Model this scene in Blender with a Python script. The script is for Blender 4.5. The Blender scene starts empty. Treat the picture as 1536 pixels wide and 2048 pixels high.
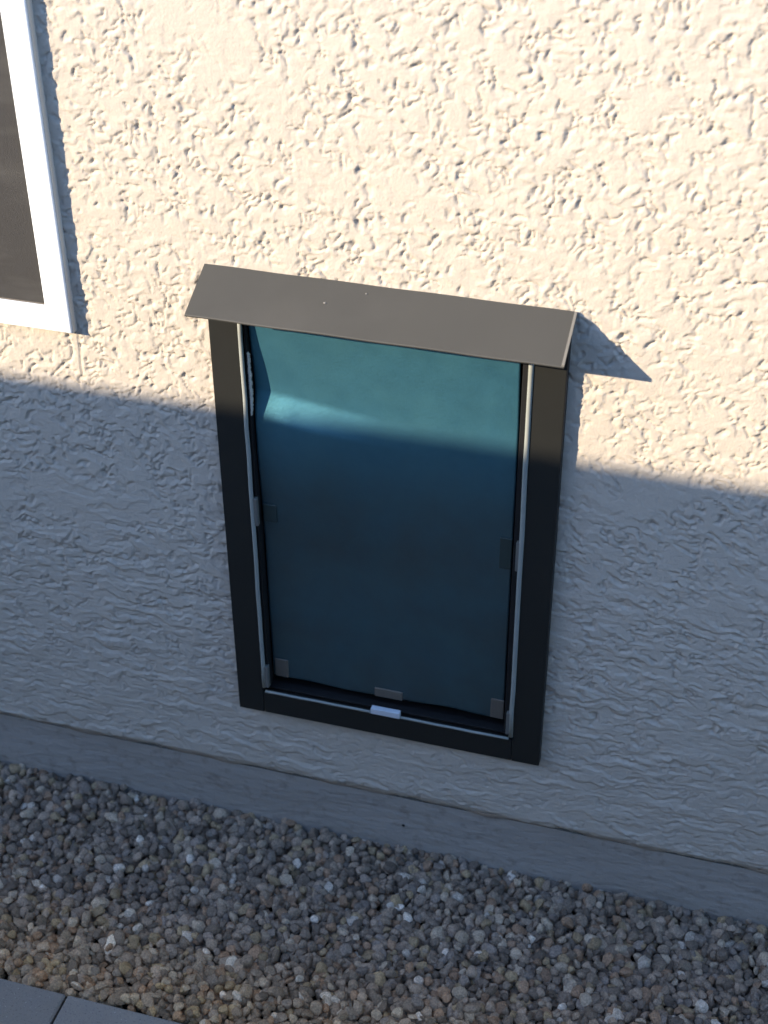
import bpy, bmesh, math, random
import numpy as np
from math import radians, sin, cos, pi
from mathutils import Vector, Matrix

SC = bpy.context.scene
COL = SC.collection
rng = np.random.default_rng(7)
random.seed(7)

# ---------------------------------------------------------------- camera
F_PX, PITCH, YAW, ROLL = 3107.3, radians(35.832), radians(16.403), radians(-0.4455)
CAM = Vector((0.63941, -1.47185, 1.4710))
fw = Vector((-sin(YAW) * cos(PITCH), cos(YAW) * cos(PITCH), -sin(PITCH)))
rt = Vector((cos(YAW), sin(YAW), 0.0))
up = rt.cross(fw)
rt2 = rt * cos(ROLL) + up * sin(ROLL)
up2 = up * cos(ROLL) - rt * sin(ROLL)
cd = bpy.data.cameras.new('camera')
cam = bpy.data.objects.new('camera', cd)
COL.objects.link(cam)
M4 = Matrix((rt2, up2, -fw)).transposed().to_4x4()
M4.translation = CAM
cam.matrix_world = M4
cd.sensor_fit = 'VERTICAL'
cd.sensor_height = 24.0
cd.lens = 24.0 * F_PX / 2048.0
cd.clip_start = 0.02
cd.clip_end = 3000
cd.dof.use_dof = True
cd.dof.focus_distance = 1.86
cd.dof.aperture_fstop = 3.5
SC.camera = cam

# ---------------------------------------------------------------- light
SUN = Vector((-0.0855, -0.067, 0.0415)).normalized()
elev = math.asin(SUN.z)
world = bpy.data.worlds.new('World')
SC.world = world
world.use_nodes = True
wn = world.node_tree.nodes
wn.clear()
sky = wn.new('ShaderNodeTexSky')
sky.sky_type = 'NISHITA'
sky.sun_disc = False
sky.sun_elevation = elev
sky.sun_rotation = math.atan2(SUN.x, SUN.y)
sky.ozone_density = 4.0
sky.dust_density = 0.4
bg = wn.new('ShaderNodeBackground')
bg.inputs['Strength'].default_value = 0.15
wo = wn.new('ShaderNodeOutputWorld')
world.node_tree.links.new(sky.outputs[0], bg.inputs[0])
world.node_tree.links.new(bg.outputs[0], wo.inputs[0])
sl = bpy.data.lights.new('sun', 'SUN')
sl.energy = 2.75
sl.angle = radians(0.42)
sl.color = (1.0, 0.83, 0.60)
so = bpy.data.objects.new('sun', sl)
COL.objects.link(so)
so.rotation_euler = SUN.to_track_quat('Z', 'Y').to_euler()
so.location = SUN * 8
SC.view_settings.view_transform = 'Standard'
SC.view_settings.look = 'None'
SC.view_settings.gamma = 1.0
SC.view_settings.use_curve_mapping = False
SC.view_settings.exposure = 2.12
SC.cycles.max_bounces = 6
SC.cycles.diffuse_bounces = 4
SC.render.filter_size = 1.7

# ---------------------------------------------------------------- helpers
def tag(o, label=None, cat=None, group=None, kind=None):
    if label: o['label'] = label
    if cat: o['category'] = cat
    if group: o['group'] = group
    if kind or label: o['kind'] = kind or 'thing'
    return o

def link(name, me, mat=None, parent=None):
    o = bpy.data.objects.new(name, me)
    COL.objects.link(o)
    if mat: me.materials.append(mat)
    if parent: o.parent = parent
    return o

def empty(name, loc=(0, 0, 0)):
    o = bpy.data.objects.new(name, None)
    o.empty_display_size = 0.1
    COL.objects.link(o)
    o.location = loc
    return o

def np_mesh(name, V, F, smooth=True):
    me = bpy.data.meshes.new(name)
    V = np.asarray(V, dtype=np.float32)
    F = np.asarray(F, dtype=np.int32)
    n, k = F.shape
    me.vertices.add(len(V)); me.vertices.foreach_set('co', V.ravel())
    me.loops.add(n * k); me.loops.foreach_set('vertex_index', F.ravel())
    me.polygons.add(n)
    me.polygons.foreach_set('loop_start', np.arange(0, n * k, k, dtype=np.int32))
    me.polygons.foreach_set('loop_total', np.full(n, k, dtype=np.int32))
    me.polygons.foreach_set('use_smooth', np.full(n, smooth))
    me.update(calc_edges=True)
    return me

def bm_mesh(name, bm):
    me = bpy.data.meshes.new(name)
    bm.normal_update()
    bm.to_mesh(me); bm.free()
    return me

def box_bm(bm, lo, hi, bevel=0.0, seg=2):
    c = [(a + b) / 2 for a, b in zip(lo, hi)]
    s = [abs(b - a) for a, b in zip(lo, hi)]
    r = bmesh.ops.create_cube(bm, size=1.0, matrix=Matrix.Translation(c) @ Matrix.Diagonal((*s, 1)))
    if bevel > 0:
        es = list({e for v in r['verts'] for e in v.link_edges})
        bmesh.ops.bevel(bm, geom=es, offset=bevel, segments=seg, profile=0.5, affect='EDGES')

def box(name, lo, hi, mat, parent=None, bevel=0.0, seg=2):
    bm = bmesh.new()
    box_bm(bm, lo, hi, bevel, seg)
    return link(name, bm_mesh(name, bm), mat, parent)

# ---- numpy gradient noise
_perm = np.random.default_rng(11).permutation(4096)
_ang = np.random.default_rng(12).random(4096) * 2 * pi
_gx, _gy = np.cos(_ang), np.sin(_ang)
def perlin(x, y, seed=0):
    xi = np.floor(x).astype(np.int64); yi = np.floor(y).astype(np.int64)
    xf = x - xi; yf = y - yi
    u = xf * xf * xf * (xf * (xf * 6 - 15) + 10); v = yf * yf * yf * (yf * (yf * 6 - 15) + 10)
    def g(ix, iy, dx, dy):
        h = _perm[(_perm[(ix + seed * 131) & 4095] + iy) & 4095]
        return _gx[h] * dx + _gy[h] * dy
    a = g(xi, yi, xf, yf); b = g(xi + 1, yi, xf - 1, yf)
    c = g(xi, yi + 1, xf, yf - 1); d = g(xi + 1, yi + 1, xf - 1, yf - 1)
    return (a + (b - a) * u) * (1 - v) + (c + (d - c) * u) * v * 1.0
def sstep(a, b, x):
    t = np.clip((x - a) / (b - a), 0, 1)
    return t * t * (3 - 2 * t)

# ---------------------------------------------------------------- materials
class NT:
    def __init__(s, name):
        s.m = bpy.data.materials.new(name); s.m.use_nodes = True
        s.t = s.m.node_tree; s.n = s.t.nodes
        s.b = s.n['Principled BSDF']
    def node(s, ty, **kw):
        n = s.n.new(ty)
        for k, v in kw.items(): setattr(n, k, v)
        return n
    def link(s, a, b): s.t.links.new(a, b)
    def coord(s, scale=(1, 1, 1), rot=(0, 0, 0)):
        tc = s.node('ShaderNodeTexCoord'); mp = s.node('ShaderNodeMapping')
        mp.inputs['Scale'].default_value = scale; mp.inputs['Rotation'].default_value = rot
        s.link(tc.outputs['Object'], mp.inputs['Vector'])
        return mp.outputs[0]
    def noise(s, vec, scale, detail=3, rough=0.55):
        n = s.node('ShaderNodeTexNoise')
        n.inputs['Scale'].default_value = scale; n.inputs['Detail'].default_value = detail
        n.inputs['Roughness'].default_value = rough
        s.link(vec, n.inputs['Vector'])
        return n.outputs['Fac']
    def ramp(s, fac, stops):
        r = s.node('ShaderNodeValToRGB')
        e = r.color_ramp.elements
        while len(e) < len(stops): e.new(0.5)
        for el, (p, c) in zip(e, stops):
            el.position = p; el.color = (*c, 1) if len(c) == 3 else c
        s.link(fac, r.inputs[0])
        return r.outputs[0]
    def mix(s, fac, a, b, mode='MIX'):
        m = s.node('ShaderNodeMix', data_type='RGBA', blend_type=mode)
        for sock, v in ((m.inputs[0], fac), (m.inputs[6], a), (m.inputs[7], b)):
            if hasattr(v, 'is_output'): s.link(v, sock)
            elif isinstance(v, (int, float)): sock.default_value = v
            else: sock.default_value = (*v, 1)
        return m.outputs[2]
    def bump(s, h, dist, strength=1.0, prev=None):
        b = s.node('ShaderNodeBump')
        b.inputs['Distance'].default_value = dist; b.inputs['Strength'].default_value = strength
        s.link(h, b.inputs['Height'])
        if prev is not None: s.link(prev, b.inputs['Normal'])
        return b.outputs[0]
    def set(s, **kw):
        for k, v in kw.items():
            sock = s.b.inputs[k.replace('_', ' ')]
            if hasattr(v, 'is_output'): s.link(v, sock)
            elif isinstance(v, tuple) and len(v) == 3: sock.default_value = (*v, 1)
            else: sock.default_value = v
        return s.m

def grainy(name, c1, c2, scale=60, rough=0.6, spec=0.5, bumpd=0.0, bscale=400, metallic=0.0, c3=None, s3=6):
    t = NT(name); v = t.coord()
    col = t.mix(t.noise(v, scale), c1, c2)
    if c3: col = t.mix(t.ramp(t.noise(v, s3, 4), [(0.52, (0, 0, 0)), (0.72, (1, 1, 1))]), col, c3)
    kw = dict(Base_Color=col, Roughness=rough, Metallic=metallic, Specular_IOR_Level=spec)
    if bumpd: kw['Normal'] = t.bump(t.noise(v, bscale, 3), bumpd)
    return t.set(**kw)

def mat_stucco():
    t = NT('stucco_paint'); v = t.coord()
    a = t.noise(v, 3.0, 4); b = t.noise(v, 120, 3)
    col = t.mix(a, (0.393, 0.354, 0.308), (0.433, 0.390, 0.339))
    col = t.mix(t.ramp(b, [(0.35, (0, 0, 0)), (0.75, (1, 1, 1))]), col, (0.45, 0.404, 0.345))
    n1 = t.bump(t.noise(v, 330, 5, 0.65), 0.0007)
    n2 = t.bump(t.noise(v, 130, 3, 0.5), 0.0003, 1.0, n1)
    return t.set(Base_Color=col, Roughness=0.85, Specular_IOR_Level=0.25, Normal=n2)
M_stucco = mat_stucco()
def mat_conc():
    t = NT('foundation_concrete'); v = t.coord((1, 1, 3))
    col = t.mix(t.noise(v, 5, 5), (0.27, 0.248, 0.225), (0.34, 0.315, 0.288))
    col = t.mix(t.ramp(t.noise(t.coord(), 60, 4), [(0.55, (0, 0, 0)), (0.8, (1, 1, 1))]), col, (0.20, 0.175, 0.155))
    n1 = t.bump(t.noise(t.coord(), 260, 5, 0.6), 0.0008)
    n2 = t.bump(t.noise(v, 22, 3), 0.003, 1.0, n1)
    return t.set(Base_Color=col, Roughness=0.88, Specular_IOR_Level=0.25, Normal=n2)
M_conc = mat_conc()
M_screedmat = grainy('rusty_screed_metal', (0.30, 0.25, 0.20), (0.38, 0.33, 0.28), 40, 0.7)
M_bronze = grainy('dark_bronze_paint', (0.0118, 0.0122, 0.0112), (0.0150, 0.0155, 0.0142), 30, 0.5, 0.28, 0.00015, 900)
M_awn = grainy('bronze_awning_paint', (0.048, 0.0475, 0.0435), (0.053, 0.0525, 0.048), 14, 0.6, 0.25, 0.00012, 700, c3=(0.056, 0.055, 0.0505), s3=9)
M_edge = grainy('bare_sheet_edge', (0.13, 0.125, 0.11), (0.17, 0.16, 0.14), 80, 0.5)
M_black = grainy('black_inner_channel', (0.006, 0.006, 0.007), (0.010, 0.010, 0.011), 30, 0.6, 0.3)
M_bead = grainy('grey_vinyl_bead', (0.20, 0.215, 0.205), (0.25, 0.265, 0.25), 50, 0.5, 0.35)
M_magnet = grainy('brown_grey_magnet', (0.095, 0.082, 0.068), (0.12, 0.105, 0.088), 90, 0.6, 0.4)
M_clip = grainy('bright_steel_clip', (0.42, 0.45, 0.50), (0.52, 0.55, 0.60), 60, 0.3, 0.5)
M_clipdull = grainy('grey_plastic_clip', (0.095, 0.095, 0.088), (0.12, 0.12, 0.11), 60, 0.45, 0.5)
M_pile = grainy('white_pile_fibre', (0.36, 0.33, 0.29), (0.60, 0.56, 0.50), 500, 0.95, 0.1, 0.0006, 900)
M_rivet = grainy('pale_rivet', (0.13, 0.13, 0.12), (0.20, 0.19, 0.18), 60, 0.4)
M_vinyl = grainy('white_vinyl', (0.70, 0.75, 0.80), (0.73, 0.78, 0.83), 12, 0.4, 0.5)
M_vinylside = grainy('vinyl_nail_fin', (0.50, 0.46, 0.40), (0.56, 0.52, 0.46), 30, 0.6)
def mat_flap():
    t = NT('teal_flap_vinyl'); v = t.coord()
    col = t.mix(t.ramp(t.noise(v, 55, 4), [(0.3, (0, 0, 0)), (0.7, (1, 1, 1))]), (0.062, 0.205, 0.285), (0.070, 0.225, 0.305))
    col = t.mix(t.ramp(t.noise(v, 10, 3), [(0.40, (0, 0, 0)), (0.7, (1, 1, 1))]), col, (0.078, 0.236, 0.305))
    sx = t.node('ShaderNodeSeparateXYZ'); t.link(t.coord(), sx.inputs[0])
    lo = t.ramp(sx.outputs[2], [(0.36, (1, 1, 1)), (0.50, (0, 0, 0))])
    low_grey = t.mix(1.0, lo, t.ramp(t.noise(v, 9, 5, 0.6), [(0.25, (0.55,) * 3), (0.7, (0.85,) * 3)]), 'MULTIPLY')  # mottled mask, colour turns greyer towards the lower flap
    col = t.mix(low_grey, col, (0.078, 0.095, 0.097))
    r = t.ramp(t.noise(v, 25, 4), [(0.3, (0.46,) * 3), (0.7, (0.53,) * 3)])
    n = t.bump(t.noise(v, 220, 3), 0.0002)
    return t.set(Base_Color=col, Roughness=r, Specular_IOR_Level=0.5, Metallic=0.8, Normal=n)
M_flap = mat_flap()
def mat_screen():
    t = NT('insect_screen_mesh'); v = t.coord()
    def wave(rot, sc):
        w = t.node('ShaderNodeTexWave', wave_type='BANDS', bands_direction='X')
        w.inputs['Scale'].default_value = sc; w.inputs['Distortion'].default_value = 0.6
        w.inputs['Detail Scale'].default_value = 0.4
        t.link(t.coord((1, 1, 1), rot), w.inputs['Vector'])
        return w.outputs['Fac']
    a = wave((0, 0, 0), 330); b = wave((0, radians(90), 0), 330)
    col = t.mix(a, (0.046, 0.045, 0.045), (0.060, 0.058, 0.057))
    col = t.mix(b, col, (0.040, 0.0385, 0.038))
    col = t.mix(t.ramp(t.noise(t.coord((1, 1, 4)), 6, 4), [(0.5, (0, 0, 0)), (0.8, (1, 1, 1))]), col, (0.075, 0.073, 0.070))
    return t.set(Base_Color=col, Roughness=0.8, Specular_IOR_Level=0.2, Normal=t.bump(a, 0.0003))
M_screen = mat_screen()
M_glass = grainy('dark_window_glass', (0.02, 0.025, 0.03), (0.03, 0.035, 0.04), 3, 0.06, 0.6)
def mat_gravel():
    t = NT('gravel_stones'); v = t.coord()
    at = t.node('ShaderNodeAttribute', attribute_name='tint')
    sp = t.ramp(t.noise(v, 420, 3, 0.6), [(0.30, (0.55,) * 3), (0.55, (1.0,) * 3), (0.78, (1.5,) * 3)])
    col = t.mix(1.0, at.outputs['Color'], sp, 'MULTIPLY')
    return t.set(Base_Color=col, Roughness=0.75, Specular_IOR_Level=0.4, Normal=t.bump(t.noise(v, 500, 4, 0.6), 0.0008))
M_gravel = mat_gravel()
M_soil = grainy('dark_soil', (0.045, 0.036, 0.028), (0.075, 0.06, 0.047), 60, 0.95, 0.1, 0.003, 150)
def mat_paver():
    t = NT('grey_paver_concrete'); v = t.coord()
    oi = t.node('ShaderNodeObjectInfo')
    base = t.mix(oi.outputs['Random'], (0.19, 0.168, 0.142), (0.28, 0.25, 0.215))
    col = t.mix(t.ramp(t.noise(v, 14, 5), [(0.35, (0, 0, 0)), (0.75, (1, 1, 1))]), base, (0.20, 0.18, 0.16))
    col = t.mix(t.ramp(t.noise(v, 380, 3), [(0.58, (0, 0, 0)), (0.72, (1, 1, 1))]), col, (0.09, 0.085, 0.08))
    col = t.mix(t.ramp(t.noise(v, 300, 2), [(0.66, (0, 0, 0)), (0.74, (1, 1, 1))]), col, (0.36, 0.34, 0.31))
    n = t.bump(t.noise(v, 300, 5, 0.65), 0.0012)
    return t.set(Base_Color=col, Roughness=0.85, Specular_IOR_Level=0.25, Normal=n)
M_paver = mat_paver()
M_block = grainy('tan_block', (0.20, 0.205, 0.21), (0.25, 0.255, 0.26), 30, 0.9, 0.2, 0.002, 120)
M_mortar = grainy('block_mortar', (0.22, 0.21, 0.20), (0.27, 0.255, 0.24), 50, 0.95, 0.2)
M_sand = grainy('desert_ground', (0.24, 0.19, 0.145), (0.31, 0.25, 0.19), 4, 0.95, 0.1)

GZ = -0.232      # gravel top
# ---------------------------------------------------------------- ground
V = [(-900, -900, GZ - 0.045), (900, -900, GZ - 0.045), (900, 900, GZ - 0.045), (-900, 900, GZ - 0.045)]
tag(link('ground', np_mesh('ground', V, [[0, 1, 2, 3]], False), M_soil), kind='structure')

# ---------------------------------------------------------------- stucco wall
def axis(lo, a, b, hi, step, extra=()):
    mid = np.arange(a, b, step)
    def grow(start, end, sgn):
        out = []; s = step; p = start
        while (end - p) * sgn > 0:
            s = min(s * 1.12, 0.06); p = p + sgn * s; out.append(p)
        out[-1] = end
        return out
    L = grow(a, lo, -1)[::-1]; R = grow(mid[-1], hi, 1)
    ax = np.array(L + list(mid) + R)
    for e in extra:
        ax[np.argmin(abs(ax - e))] = e
    return ax
WX0, WX1, WZ0, WZ1 = -2.4, 3.0, -0.125, 2.7
HOLE_D = (0.020, 0.400, 0.020, 0.650)
HOLE_W = (-1.16, -0.200, 0.590, 1.86)
xs = axis(WX0, -0.50, 0.92, WX1, 0.00165, (HOLE_D[0], HOLE_D[1], HOLE_W[1]))
zs = axis(WZ0 - 0.001, WZ0, 1.08, WZ1, 0.00165, (HOLE_D[2], HOLE_D[3], HOLE_W[2]))
zs = zs[zs >= WZ0 - 1e-6]
for e in (HOLE_W[0],): xs[np.argmin(abs(xs - e))] = e
for e in (HOLE_W[3],): zs[np.argmin(abs(zs - e))] = e

def stucco_h(X, Z):
    # warped noise: trowelled dabs of stucco with steep broken edges
    wx = X + 0.012 * perlin(X * 30, Z * 30, 3) + 0.004 * perlin(X * 95, Z * 95, 4)
    wz = Z + 0.012 * perlin(X * 30, Z * 30, 5) + 0.004 * perlin(X * 95, Z * 95, 6)
    low = 1 - sstep(0.10, 0.55, Z)           # long horizontal trowel strokes low on the wall
    sx = 1 - 0.45 * low
    w0 = 0.04
    na = perlin(wx * 50 * sx, wz * 60, 8) + 0.40 * perlin(wx * 125, wz * 135, 9)
    nb = perlin(wx * 78 * sx, wz * 86, 13) + 0.30 * perlin(wx * 190, wz * 190, 14)
    ma = sstep(-0.25, 0.25, perlin(X * 26, Z * 26, 10)); mb = sstep(-0.25, 0.25, perlin(X * 37, Z * 37, 15))
    a = (sstep(-w0, w0, na) - 0.5) * ma
    b = (sstep(-w0, w0, nb - 0.12) - 0.5) * mb
    pit = sstep(0.29, 0.41, perlin(wx * 96 * sx, wz * 90, 17))
    nw = perlin(wx * 52 * sx, wz * 58, 18) + 0.25 * perlin(wx * 160, wz * 160, 19)
    nv = perlin(wx * 68 * sx + 7.7, wz * 72, 28) + 0.25 * perlin(wx * 190, wz * 190, 29)
    worm = np.maximum((1 - sstep(0.03, 0.085, abs(nw))) * sstep(0.06, 0.22, perlin(X * 30 + 3.3, Z * 30, 20)),
                      (1 - sstep(0.03, 0.11, abs(nv))) * sstep(0.10, 0.26, perlin(X * 42 + 1.3, Z * 42, 30)))
    n4 = perlin(X * 8, Z * 8, 21) + 0.6 * perlin(X * 19, Z * 19, 22)
    dens = sstep(-0.55, 0.0, n4)
    flat = sstep(0.12, -0.06, Z) * 0.45
    h = (0.0008 * a * (0.5 + 0.5 * dens) + 0.0011 * b * dens - 0.0018 * pit * (0.3 + 0.7 * dens) - 0.0019 * worm * dens) * (1 - flat)
    h += 0.0004 * perlin(X * 14, Z * 18, 25) + 0.00010 * perlin(X * 210, Z * 210, 26)
    h += 0.0005 * perlin(X * 50, Z * 230, 27) * low
    nr = perlin(wx * 11, wz * 62 + X * 3, 33) + 0.3 * perlin(wx * 45, wz * 110, 34)   # long trowel laps
    h += 0.0013 * sstep(-0.05, 0.06, nr) * low * sstep(-0.3, 0.15, perlin(X * 9, Z * 20, 35))
    # hairline crack grooves under the window corner
    def groove(h, pts, w, d):
        D = np.full(h.shape, 9.0)
        for (x0, z0), (x1, z1) in zip(pts[:-1], pts[1:]):
            dx, dz = x1 - x0, z1 - z0
            t = np.clip(((X - x0) * dx + (Z - z0) * dz) / (dx * dx + dz * dz), 0, 1)
            D = np.minimum(D, np.hypot(X - x0 - t * dx, Z - z0 - t * dz))
        return h - d * (1 - sstep(w * 0.3, w, D))
    h = h + 0.0006
    h = groove(h, [(-0.176, 0.557), (-0.1762, 0.530), (-0.1778, 0.510), (-0.1776, 0.490)], 0.0020, 0.0014)
    h = groove(h, [(-0.194, 0.560), (-0.189, 0.542), (-0.1866, 0.527), (-0.190, 0.515), (-0.203, 0.505), (-0.219, 0.488)], 0.0026, 0.0018)
    return h

X, Z = np.meshgrid(xs, zs)
H = stucco_h(X, Z)
Zv = Z.copy()
Zv[0] += 0.0028 * perlin(xs * 38, xs * 0, 31) + 0.0016 * perlin(xs * 130, xs * 0 + 0.5, 32)
nx, nz = len(xs), len(zs)
# rounded lower lip
lip = sstep(0.008, 0.0, Z - WZ0)
Yv = 0.0012 - H + 0.0025 * lip
Vw = np.stack([X, Yv, Zv], -1).reshape(-1, 3)
idx = np.arange(nx * nz).reshape(nz, nx)
Q = np.stack([idx[:-1, :-1], idx[:-1, 1:], idx[1:, 1:], idx[1:, :-1]], -1)
xc = (xs[:-1] + xs[1:]) / 2; zc = (zs[:-1] + zs[1:]) / 2
XC, ZC = np.meshgrid(xc, zc)
def inside(h): return (XC > h[0]) & (XC < h[1]) & (ZC > h[2]) & (ZC < h[3])
Q = Q[~(inside(HOLE_D) | inside(HOLE_W))]
# underside of the stucco edge, back to the foundation plane
base = len(Vw)
back = np.stack([xs, np.full(nx, 0.030), Zv[0]], -1)
Vw = np.concatenate([Vw, back])
bi = base + np.arange(nx)
U = np.stack([idx[0, 1:], idx[0, :-1], bi[:-1], bi[1:]], -1)
wall = empty('stucco_wall', (0, 0, 0))
tag(wall, 'cream stucco house wall, rough trowelled, sunlit above and shaded below', 'wall')
link('stucco_face', np_mesh('stucco_face', Vw, np.concatenate([Q, U])), M_stucco, wall)
# house body behind the stucco face, in four blocks round the two openings
bm = bmesh.new()
Y0, Y1 = 0.012, 0.16
box_bm(bm, (WX0, Y0, WZ0), (HOLE_W[0] - 0.002, Y1, WZ1))
box_bm(bm, (HOLE_W[0] - 0.001, Y0, WZ0), (HOLE_W[1] + 0.001, Y1, HOLE_W[2] - 0.002))
box_bm(bm, (HOLE_W[0] - 0.001, Y0, HOLE_W[3] + 0.002), (HOLE_W[1] + 0.001, Y1, WZ1))
box_bm(bm, (HOLE_W[1] + 0.002, Y0, WZ0), (HOLE_D[0] - 0.002, Y1, WZ1))
box_bm(bm, (HOLE_D[0] - 0.001, Y0, WZ0), (HOLE_D[1] + 0.001, Y1, HOLE_D[2] - 0.002))
box_bm(bm, (HOLE_D[0] - 0.001, Y0, HOLE_D[3] + 0.002), (HOLE_D[1] + 0.001, Y1, WZ1))
box_bm(bm, (HOLE_D[1] + 0.002, Y0, WZ0), (WX1, Y1, WZ1))
link('wall_core', bm_mesh('wall_core', bm), M_mortar, wall)
# foundation stem wall below, slightly set back
fx = np.arange(WX0, WX1, 0.02); fz = np.linspace(-0.42, WZ0 - 0.0075, 24)
FX, FZ = np.meshgrid(fx, fz)
FY = 0.0068 + 0.0022 * perlin(FX * 4, FZ * 16, 41) + 0.0008 * perlin(FX * 18, FZ * 30, 42)
fi = np.arange(FX.size).reshape(FX.shape)
fq = np.stack([fi[:-1, :-1], fi[:-1, 1:], fi[1:, 1:], fi[1:, :-1]], -1).reshape(-1, 4)
link('foundation', np_mesh('foundation', np.stack([FX, FY, FZ], -1).reshape(-1, 3), fq), M_conc, wall)
sx_ = np.arange(WX0, WX1, 0.01)
sv = []
for x in sx_:
    j = 0.0010 * math.sin(x * 31) + 0.0008 * math.sin(x * 83 + 1)
    sv += [(x, 0.0055 + j, WZ0 - 0.001), (x, 0.0050 + j, WZ0 - 0.0045 + j), (x, 0.016, WZ0 - 0.0075 + j)]
n_ = len(sx_); sf = []
for i in range(n_ - 1):
    for k in range(2):
        sf.append([3 * i + k + 1, 3 * (i + 1) + k + 1, 3 * (i + 1) + k, 3 * i + k])
link('weep_screed', np_mesh('weep_screed', sv, sf), M_screedmat, wall)
# small pit in the foundation
bm = bmesh.new(); bmesh.ops.create_uvsphere(bm, u_segments=12, v_segments=8, radius=0.0024)
bmesh.ops.scale(bm, vec=(1, 0.35, 1.1), verts=bm.verts)
o = link('foundation_nail', bm_mesh('foundation_nail', bm), M_black, wall); o.location = (0.2293, 0.0071, -0.1887)

# ---------------------------------------------------------------- window
win = empty('window', (-0.68, 0, 0.56))
tag(win, 'white vinyl window with grey insect screen at the left edge of the wall', 'window')
def at0(o, root): o.location = Vector(o.location) - root.location; return o
WXR, WZB, WT = -0.1765, 0.5585, -0.0125
WXL, WZT = -1.19, 1.89
def frame_rect(name, x0, x1, z0, z1, w, y0, y1, mat, root, bevel=0.002):
    # four mitred members as one profile
    bm = bmesh.new()
    def ring(a, y): return [bm.verts.new((x0 + a, y, z0 + a)), bm.verts.new((x1 - a, y, z0 + a)), bm.verts.new((x1 - a, y, z1 - a)), bm.verts.new((x0 + a, y, z1 - a))]
    prof = [(0, y1), (0, y0 + bevel), (bevel * 0.3, y0 + bevel * 0.3), (bevel, y0), (w - bevel, y0), (w - bevel * 0.3, y0 + bevel * 0.3), (w, y0 + bevel), (w, y1)]
    rs = [ring(a, y) for a, y in prof]
    for i in range(len(rs)):
        A, B = rs[i], rs[(i + 1) % len(rs)]
        for k in range(4):
            bm.faces.new((A[k], B[k], B[(k + 1) % 4], A[(k + 1) % 4]))
    bmesh.ops.recalc_face_normals(bm, faces=bm.faces)
    return at0(link(name, bm_mesh(name, bm), mat, root), root)
frame_rect('window_flange', WXL - 0.0, WXR, WZB, WZT, 0.010, -0.0095, 0.02, M_vinylside, win, 0.001)
frame_rect('window_frame', WXL + 0.0012, WXR - 0.0012, WZB + 0.0012, WZT - 0.0012, 0.0175, WT, 0.06, M_vinyl, win, 0.0015)
frame_rect('screen_frame', WXL + 0.0190, WXR - 0.0190, WZB + 0.0190, WZT - 0.0190, 0.0135, -0.0105, 0.05, M_vinyl, win, 0.001)
at0(box('insect_screen', (WXL + 0.032, -0.006, WZB + 0.032), (WXR - 0.032, -0.0052, WZT - 0.032), M_screen, win), win)
at0(box('glass_pane', (WXL + 0.030, 0.022, WZB + 0.030), (WXR - 0.030, 0.028, WZT - 0.030), M_glass, win), win)
# thin dark spline round the screen
frame_rect('screen_spline', WXL + 0.0326, WXR - 0.0326, WZB + 0.0326, WZT - 0.0326, 0.0016, -0.0072, -0.0045, M_magnet, win, 0.0003)

# ---------------------------------------------------------------- pet door
pd = empty('pet_door', (0.21, 0, 0))
tag(pd, 'dark bronze framed pet door with teal vinyl flap and small awning, in the stucco', 'pet door')
W, HT, FY0 = 0.4195, 0.662, -0.0125
IX0, IX1, IZ0 = 0.0365, 0.3822, 0.0365
def P(name, lo, hi, mat, bevel=0.0, parent=pd, seg=2):
    o = box(name, lo, hi, mat, None, bevel, seg)
    o.parent = parent
    return at0(o, pd)
# frame members, butted
P('frame_stile', (0.0, FY0, 0.0), (IX0, 0.006, HT), M_bronze, 0.0012)
P('frame_stile', (IX1, FY0, 0.0), (W, 0.006, HT), M_bronze, 0.0012)
P('frame_rail', (IX0 + 0.0002, FY0 + 0.0003, 0.0), (IX1 - 0.0002, 0.006, IZ0), M_bronze, 0.0012)
P('frame_rail', (IX0 + 0.0002, FY0 + 0.0003, 0.632), (IX1 - 0.0002, 0.006, HT), M_bronze, 0.0012)
# tunnel lining through the wall
bm = bmesh.new()
TX0, TX1, TZ0, TZ1 = 0.0405, 0.3785, 0.0385, 0.6300
for lo, hi in (((TX0 - 0.006, 0.0065, TZ0 - 0.006), (TX0, 0.155, TZ1 + 0.006)), ((TX1, 0.0065, TZ0 - 0.006), (TX1 + 0.006, 0.155, TZ1 + 0.006)),
               ((TX0, 0.0065, TZ0 - 0.006), (TX1, 0.155, TZ0)), ((TX0, 0.0065, TZ1), (TX1, 0.155, TZ1 + 0.006)), ((TX0 - 0.006, 0.1555, TZ0 - 0.006), (TX1 + 0.006, 0.160, TZ1 + 0.006))):
    box_bm(bm, lo, hi)
at0(link('tunnel_lining', bm_mesh('tunnel_lining', bm), M_black, pd), pd)
# inner channel (dark gasket) inside the bead
P('side_channel', (0.0410, -0.0085, 0.0420), (0.0445, 0.0062, 0.632), M_black, 0.0008)
P('side_channel', (0.3695, -0.0085, 0.0420), (0.3770, 0.0062, 0.632), M_black, 0.0008)
P('bottom_channel', (0.0447, -0.0060, 0.0405), (0.3693, 0.0062, 0.0440), M_black, 0.0006)
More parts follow.
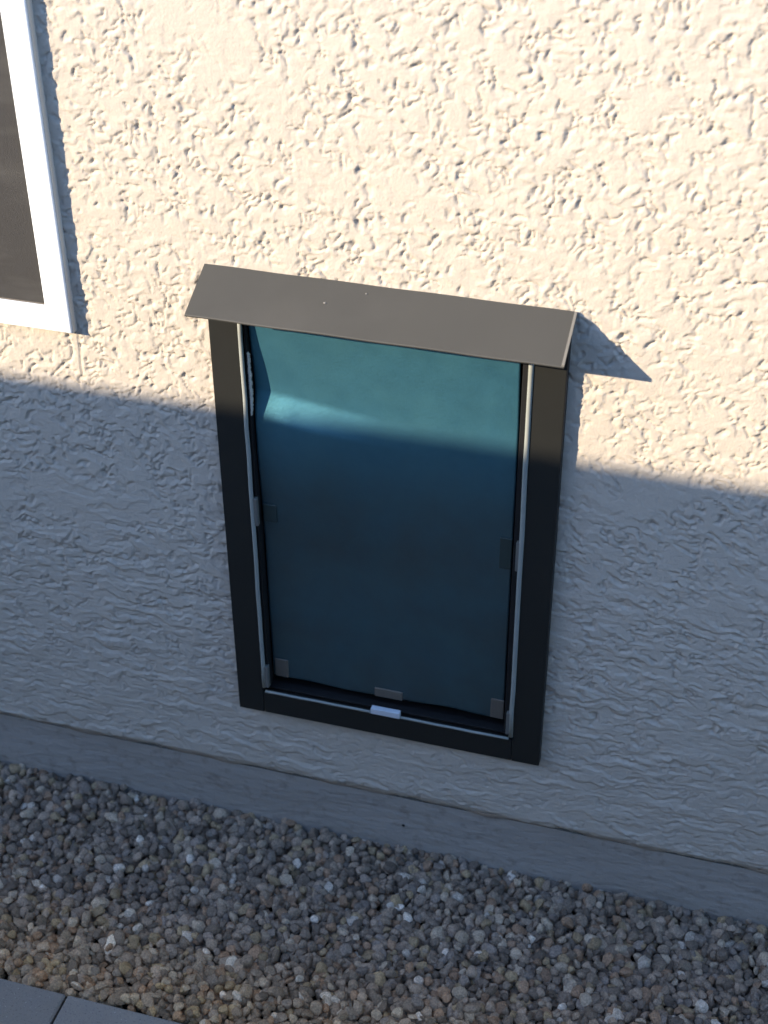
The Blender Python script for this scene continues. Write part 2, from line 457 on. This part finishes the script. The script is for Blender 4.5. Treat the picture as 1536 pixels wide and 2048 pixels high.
# grey beads
def bead(pts, w, name='bead_trim', mat=M_bead, y=FY0):
    cu = []
    bm = bmesh.new()
    rings = []
    for i, (x, z) in enumerate(pts):
        a = pts[max(i - 1, 0)]; b = pts[min(i + 1, len(pts) - 1)]
        d = Vector((b[0] - a[0], 0, b[1] - a[1])).normalized(); nrm = Vector((d.z, 0, -d.x))
        c = Vector((x, y, z)); r = []
        for k in range(10):
            t = 2 * pi * k / 10
            r.append(bm.verts.new(c + nrm * (cos(t) * w / 2) + Vector((0, sin(t) * w * 0.42, 0))))
        rings.append(r)
    for A, B in zip(rings[:-1], rings[1:]):
        for k in range(10): bm.faces.new((A[k], A[(k + 1) % 10], B[(k + 1) % 10], B[k]))
    bm.faces.new(rings[0]); bm.faces.new(rings[-1][::-1])
    bmesh.ops.recalc_face_normals(bm, faces=bm.faces)
    for f in bm.faces: f.smooth = len(f.verts) == 4
    return at0(link(name, bm_mesh(name, bm), mat, pd), pd)
def line(x0, z0, x1, z1, n=14, j=0.0004, s=0):
    r = random.Random(s)
    return [(x0 + (x1 - x0) * i / n + r.uniform(-j, j) * (abs(x1 - x0) < 0.02), z0 + (z1 - z0) * i / n + r.uniform(-j, j) * (abs(z1 - z0) < 0.02)) for i in range(n + 1)]
bead(line(0.0390, 0.0470, 0.0392, 0.632, s=1), 0.0056)
bead(line(0.3796, 0.0440, 0.3794, 0.632, s=2), 0.0060)
bead(line(0.0400, 0.0392, 0.3770, 0.0392, s=3), 0.0040)
# clips on the beads
P('latch_clip', (0.0408, -0.0140, 0.3190), (0.0462, -0.0070, 0.3610), M_clipdull, 0.0012)
P('latch_clip', (0.3735, -0.0140, 0.3170), (0.3790, -0.0070, 0.3600), M_clipdull, 0.0012)
P('corner_clip', (0.0400, -0.0142, 0.0475), (0.0462, -0.0070, 0.0850), M_clipdull, 0.0012)
P('corner_clip', (0.3728, -0.0142, 0.0475), (0.3790, -0.0070, 0.0850), M_clipdull, 0.0012)
P('strike_plate', (0.1900, -0.0162, 0.0392), (0.2300, -0.0085, 0.0488), M_clip, 0.0010)
# ragged strip of white pile in the left channel
pv = []; pf = []
npil = 60
for i in range(npil + 1):
    z = 0.480 + 0.086 * i / npil
    w_ = 0.0028 * math.sin(pi * min(1, (i + 2) / (npil + 3))) ** 0.35 + random.uniform(-0.0006, 0.0009)
    y_ = -0.0092 + random.uniform(-0.0004, 0.0004)
    x_ = 0.0442 + random.uniform(-0.0002, 0.0002)
    pv += [(x_, y_ + 0.004, z), (x_, y_, z), (x_ + w_ * 0.6, y_ - 0.0004, z), (x_ + w_, y_ + 0.0006, z), (x_ + w_, y_ + 0.004, z)]
for i in range(npil):
    for k in range(4): pf.append([5 * i + k, 5 * i + k + 1, 5 * (i + 1) + k + 1, 5 * (i + 1) + k])
at0(link('pile_strip', np_mesh('pile_strip', pv, pf), M_pile, pd), pd)
# flap : soft vinyl sheet, bowed outwards across a sloping crease
flx = np.linspace(0.0462, 0.3655, 130); flz = np.linspace(0.0, 1.0, 230)
FXX, T = np.meshgrid(flx, flz)
zbot = 0.0545 + 0.0016 * np.sin(FXX * 26 + 0.5) + 0.0006 * np.sin(FXX * 71)
ZZ = zbot + (0.628 - zbot) * T
crease = 0.508 - (FXX - 0.065) * 0.12 - 0.06 * np.clip(FXX - 0.20, 0, 1)
dd = crease - ZZ
side = sstep(0.0, 0.05, FXX - 0.0462) * 0.45 + 0.55
deep = -0.0060 + 0.0120 * sstep(0, 1, np.clip((0.650 - ZZ) / 0.165, 0, 1))
amp = 0.0135 * side * (1 - sstep(0.11, 0.26, FXX))
bow = amp * (sstep(0, 1, np.clip(dd / 0.060, 0, 1)) * 0 + np.clip(dd / 0.034, 0, 1)) * (1 - sstep(0.05, 0.24, dd))
# soften
YY = deep - bow + 0.0012 * perlin(FXX * 7, ZZ * 5, 51) + 0.0006 * perlin(FXX * 22, ZZ * 17, 52)
ker = np.ones(5) / 5
pad = np.pad(YY, ((1, 1), (0, 0)), 'edge')
YY = sum(pad[i:i + YY.shape[0]] for i in range(3)) / 3
fi = np.arange(FXX.size).reshape(FXX.shape)
fq = np.stack([fi[:-1, :-1], fi[:-1, 1:], fi[1:, 1:], fi[1:, :-1]], -1).reshape(-1, 4)
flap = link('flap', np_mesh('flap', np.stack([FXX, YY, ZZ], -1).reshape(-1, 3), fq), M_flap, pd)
sm = flap.modifiers.new('thickness', 'SOLIDIFY'); sm.thickness = 0.002; sm.offset = -1
at0(flap, pd)
def magnet(x0, x1, z0, z1, mat=M_magnet):
    def ysurf(x, z):
        i = np.argmin(abs(flx - x)); j = np.argmin(abs(ZZ[:, i] - z)); return float(YY[j, i])
    y = min(ysurf(x0, z0), ysurf(x1, z1), ysurf((x0 + x1) / 2, (z0 + z1) / 2))
    o = box('magnet', (x0, y - 0.0016, z0), (x1, y + 0.002, z1), mat, None, 0.0013, 3)
    at0(o, pd); o.location = Vector(o.location); o.parent = flap
    o.location = (0, 0, 0)
    return o
flap_loc = Vector(flap.location)
M_magdim = grainy('green_grey_magnet', (0.020, 0.034, 0.034), (0.026, 0.042, 0.040), 90, 0.5, 0.4)
magnet(0.0492, 0.0680, 0.0550, 0.0860)
magnet(0.1895, 0.2285, 0.0530, 0.0680)
magnet(0.3480, 0.3660, 0.0550, 0.0880)
magnet(0.0480, 0.0660, 0.3180, 0.3450, M_magdim)
magnet(0.3500, 0.3655, 0.3030, 0.3500, M_magdim)
# awning: one folded sheet, wall flange + sloping hood
AX0, AX1 = -0.0035, 0.4235
prof = [(-0.0005, 0.6700), (-0.0668, 0.6399), (-0.0676, 0.6388), (-0.0668, 0.6372), (-0.0656, 0.6376), (-0.0652, 0.6388), (-0.0148, 0.6618), (-0.0140, 0.6560), (-0.0126, 0.6560), (-0.0126, 0.6640), (-0.0005, 0.6680)]
bm = bmesh.new()
NA = 24; rings = []
for i in range(NA + 1):
    x = AX0 + (AX1 - AX0) * i / NA
    rings.append([bm.verts.new((x, y, z + 0.0003 * sin(i * 0.9))) for y, z in prof])
for A, B in zip(rings[:-1], rings[1:]):
    for k in range(len(prof)):
        k2 = (k + 1) % len(prof); bm.faces.new((A[k], A[k2], B[k2], B[k]))
bm.faces.new(rings[0]); bm.faces.new(rings[-1][::-1])
bmesh.ops.recalc_face_normals(bm, faces=bm.faces)
awn = at0(link('awning', bm_mesh('awning', bm), M_awn, pd), pd)
# closing flange up to the wall so no sun passes behind the hood
def sub(name, bm_or_me, mat, smooth=False):
    me = bm_mesh(name, bm_or_me)
    o = link(name, me, mat, awn); o.location = (0, 0, 0); return o
bm = bmesh.new(); box_bm(bm, (AX0 + 0.001, -0.0123, 0.6605), (AX1 - 0.001, -0.0008, 0.6628), 0.0004); sub('back_flange', bm, M_awn)
# raised right hem with bare edge
bm = bmesh.new()
a, b = Vector((AX1 - 0.0008, -0.0020, 0.6700)), Vector((AX1 - 0.0008, -0.0670, 0.6404))
vs = []
for p in (a, b):
    for dx, dz in ((-0.0016, -0.0012), (0.0012, -0.0012), (0.0012, 0.0010), (-0.0016, 0.0010)):
        vs.append(bm.verts.new(p + Vector((dx, 0, dz))))
for k in range(4): bm.faces.new((vs[k], vs[(k + 1) % 4], vs[4 + (k + 1) % 4], vs[4 + k]))
bm.faces.new(vs[:4][::-1]); bm.faces.new(vs[4:])
bmesh.ops.recalc_face_normals(bm, faces=bm.faces)
sub('end_hem', bm, M_edge)
def hood_z(y): return 0.6399 + (y + 0.0668) / 0.0663 * 0.0301
for x, y, r in ((0.149, -0.0300, 0.0018), (0.1915, -0.0120, 0.0013)):
    bm = bmesh.new(); bmesh.ops.create_uvsphere(bm, u_segments=12, v_segments=8, radius=r)
    bmesh.ops.scale(bm, vec=(1, 1, 0.5), verts=bm.verts)
    bmesh.ops.translate(bm, vec=(x, y, hood_z(y) + 0.0002), verts=bm.verts)
    sub('rivet', bm, M_rivet)

# ---------------------------------------------------------------- gravel
def ico(sub_):
    bm = bmesh.new(); bmesh.ops.create_icosphere(bm, subdivisions=sub_, radius=1.0)
    v = np.array([x.co[:] for x in bm.verts]); f = np.array([[w.index for w in p.verts] for p in bm.faces]); bm.free()
    return v, f
def stones(px, py, size, icov, icof, zoff):
    n = len(px); nv = len(icov)
    A = rng.normal(size=(n, 4)); A /= np.linalg.norm(A, axis=1)[:, None]
    w, x, y, z = A.T
    R = np.stack([np.stack([1 - 2 * (y * y + z * z), 2 * (x * y - z * w), 2 * (x * z + y * w)], -1),
                  np.stack([2 * (x * y + z * w), 1 - 2 * (x * x + z * z), 2 * (y * z - x * w)], -1),
                  np.stack([2 * (x * z - y * w), 2 * (y * z + x * w), 1 - 2 * (x * x + y * y)], -1)], -2)
    S = rng.uniform(0.62, 1.15, (n, 3)); S /= S.mean(1)[:, None]
    # chipped facets: clamp against random planes
    P_ = np.repeat(icov[None], n, 0)
    for _ in range(7):
        d = rng.normal(size=(n, 3)); d /= np.linalg.norm(d, axis=1)[:, None]
        lim = rng.uniform(0.48, 0.86, n)
        dot = np.einsum('nvk,nk->nv', P_, d)
        over = np.clip(dot - lim[:, None], 0, None)
        P_ = P_ - over[..., None] * d[:, None]
    P_ = P_ * (1 + rng.normal(0, 0.03, (n, nv, 1)))
    P_ = P_ * S[:, None]
    P_ = np.einsum('nij,nvj->nvi', R, P_) * size[:, None, None] * 0.5 * 1.15
    P_[..., 0] += px[:, None]; P_[..., 1] += py[:, None]; P_[..., 2] += (GZ + zoff)[:, None]
    Fx = (icof[None] + (np.arange(n) * nv)[:, None, None]).reshape(-1, 3)
    return P_.reshape(-1, 3), Fx
pal = np.array([(0.20, 0.175, 0.155), (0.155, 0.135, 0.12), (0.25, 0.215, 0.19), (0.22, 0.16, 0.12), (0.115, 0.10, 0.09), (0.30, 0.27, 0.235), (0.18, 0.165, 0.16), (0.24, 0.20, 0.14), (0.38, 0.37, 0.36), (0.50, 0.49, 0.48)])
pw = np.array([.18, .17, .14, .09, .10, .09, .11, .09, .02, .01])
def field(x0, x1, y0, y1, pitch, layers, sub_, smin, smax):
    v, f = ico(sub_); Vs = []; Fs = []; Cs = []; off = 0
    for L in range(layers):
        gx, gy = np.meshgrid(np.arange(x0 - 0.1, x1 + 0.1, pitch), np.arange(y0 - 0.5, y1 + 0.5, pitch))
        gx = gx + (np.arange(gx.shape[0]) % 2)[:, None] * pitch / 2
        gx = gx.ravel() + rng.uniform(-.4, .4, gx.size) * pitch; gy = gy.ravel() + rng.uniform(-.4, .4, gy.size) * pitch
        th = 0.31 + L * 0.7; cx_, cy_ = (x0 + x1) / 2, (y0 + y1) / 2
        if L: 
            th *= 0.05
        gx, gy = cx_ + (gx - cx_) * cos(th) - (gy - cy_) * sin(th), cy_ + (gx - cx_) * sin(th) + (gy - cy_) * cos(th)
        sel = (gx > x0) & (gx < x1) & (rng.random(gx.size) < (1.0, 1.0, 0.6)[L])
        gx, gy = gx[sel], gy[sel]
        keep = (gy > y0 + 0.004) & (gy < y1 - 0.003)
        gx, gy = gx[keep], gy[keep]
        n = len(gx)
        s = smin + (smax - smin) * rng.random(n) ** 1.9
        und = 0.004 * perlin(gx * 6, gy * 6, 61) + 0.0025 * perlin(gx * 17, gy * 17, 62)
        und += 0.004 * sstep(-0.03, 0.01, gy) * 0
        z = -0.0155 + L * 0.0062 + rng.uniform(-0.003, 0.003, n) + und
        a, b = stones(gx, gy, s, v, f, z)
        ci = rng.choice(len(pal), n, p=pw)
        c = pal[ci] * rng.uniform(0.75, 1.2, (n, 1)) * np.array((1.22, 1.04, 0.86))
        # warm light towards the path side, painted into the stone tint
        d = (1 - sstep(-0.34, -0.16, gy + 0.02 * perlin(gx * 8, gy * 8, 63)))[:, None] * 0.75
        c = c * (1 - d) + (c * np.array((1.6, 1.35, 1.0)) + np.array((0.02, 0.013, 0.002))) * d
        Vs.append(a); Fs.append(b + off); Cs.append(np.repeat(c, len(v), 0)); off += len(a)
    return np.concatenate(Vs), np.concatenate(Fs), np.concatenate(Cs)
def gravel(name, parts):
    V_, F_, C_, off = [], [], [], 0
    for a, b, c in parts: V_.append(a); F_.append(b + off); C_.append(c); off += len(a)
    V_ = np.concatenate(V_); F_ = np.concatenate(F_); C_ = np.concatenate(C_)
    me = np_mesh(name, V_, F_, False)
    at = me.color_attributes.new('tint', 'FLOAT_COLOR', 'POINT')
    at.data.foreach_set('color', np.concatenate([C_, np.ones((len(C_), 1))], 1).astype(np.float32).ravel())
    return link(name, me, M_gravel)
PY = -0.357
parts = [field(-0.62, 1.02, PY, 0.012, 0.0112, 3, 2, 0.0105, 0.0195),
         field(-1.5, -0.62, PY, 0.012, 0.013, 2, 1, 0.011, 0.019), field(1.02, 2.0, PY, 0.012, 0.013, 2, 1, 0.011, 0.019)]
tag(gravel('gravel', parts), 'strip of small crushed tan and grey stones between the wall and the pavers', 'gravel', kind='stuff')

# ---------------------------------------------------------------- paver path
path = empty('path', (0, 0, 0)); tag(path, kind='structure')
PW, PD, PT = 0.2286, 0.1524, 0.055
PTOP = GZ + 0.001
def paver_mesh(seed):
    r = np.random.default_rng(seed)
    bm = bmesh.new(); box_bm(bm, (-PW / 2 + 0.0015, -PD / 2 + 0.0015, -PT), (PW / 2 - 0.0015, PD / 2 - 0.0015, 0), 0.0035, 3)
    for v in bm.verts:
        v.co += Vector(r.normal(0, 0.0003, 3))
    me = bm_mesh('paver', bm); me.materials.append(M_paver)
    for p in me.polygons: p.use_smooth = False
    return me
pms = [paver_mesh(s) for s in range(4)]
y = PY - PD / 2 - 0.001; row = 0
while y > -2.0:
    xoff = -0.1265 - PW / 2 + (row % 2) * PW / 2
    for k in range(-6, 9):
        o = bpy.data.objects.new('paver', random.choice(pms)); COL.objects.link(o); o.parent = path
        o.location = (xoff + k * PW + PW * 0, y, PTOP + random.uniform(-0.0008, 0.0008))
        o.rotation_euler = (random.uniform(-.004, .004), random.uniform(-.004, .004), random.choice((0, pi)) + random.uniform(-.003, .003))
    y -= PD; row += 1
PEND = y + PD / 2
V = [(-3, PEND - 0.3, PTOP - 0.012), (3, PEND - 0.3, PTOP - 0.012), (3, PY - 0.004, PTOP - 0.012), (-3, PY - 0.004, PTOP - 0.012)]
link('joint_sand', np_mesh('joint_sand', V, [[0, 1, 2, 3]], False), M_soil, path)

# ---------------------------------------------------------------- garden block wall across the side yard (throws the shade)
FD = 2.10
FTOP = 0.481 + FD * (SUN.z / -SUN.y)
fence = empty('garden_wall', (0, -FD - 0.1, GZ))
tag(fence, 'grey concrete block garden wall across the side yard, opposite the house', 'garden wall')
bx0, bx1 = -9.0, 5.0
o = box('wall_face', (bx0, -FD - 0.20, GZ - 0.05), (bx1, -FD - 0.006, FTOP - 0.055), M_block, fence); o.location = Vector(o.location) - fence.location
o = box('coping', (bx0, -FD - 0.215, FTOP - 0.054), (bx1, -FD, FTOP), M_mortar, fence, 0.0); o.location = Vector(o.location) - fence.location
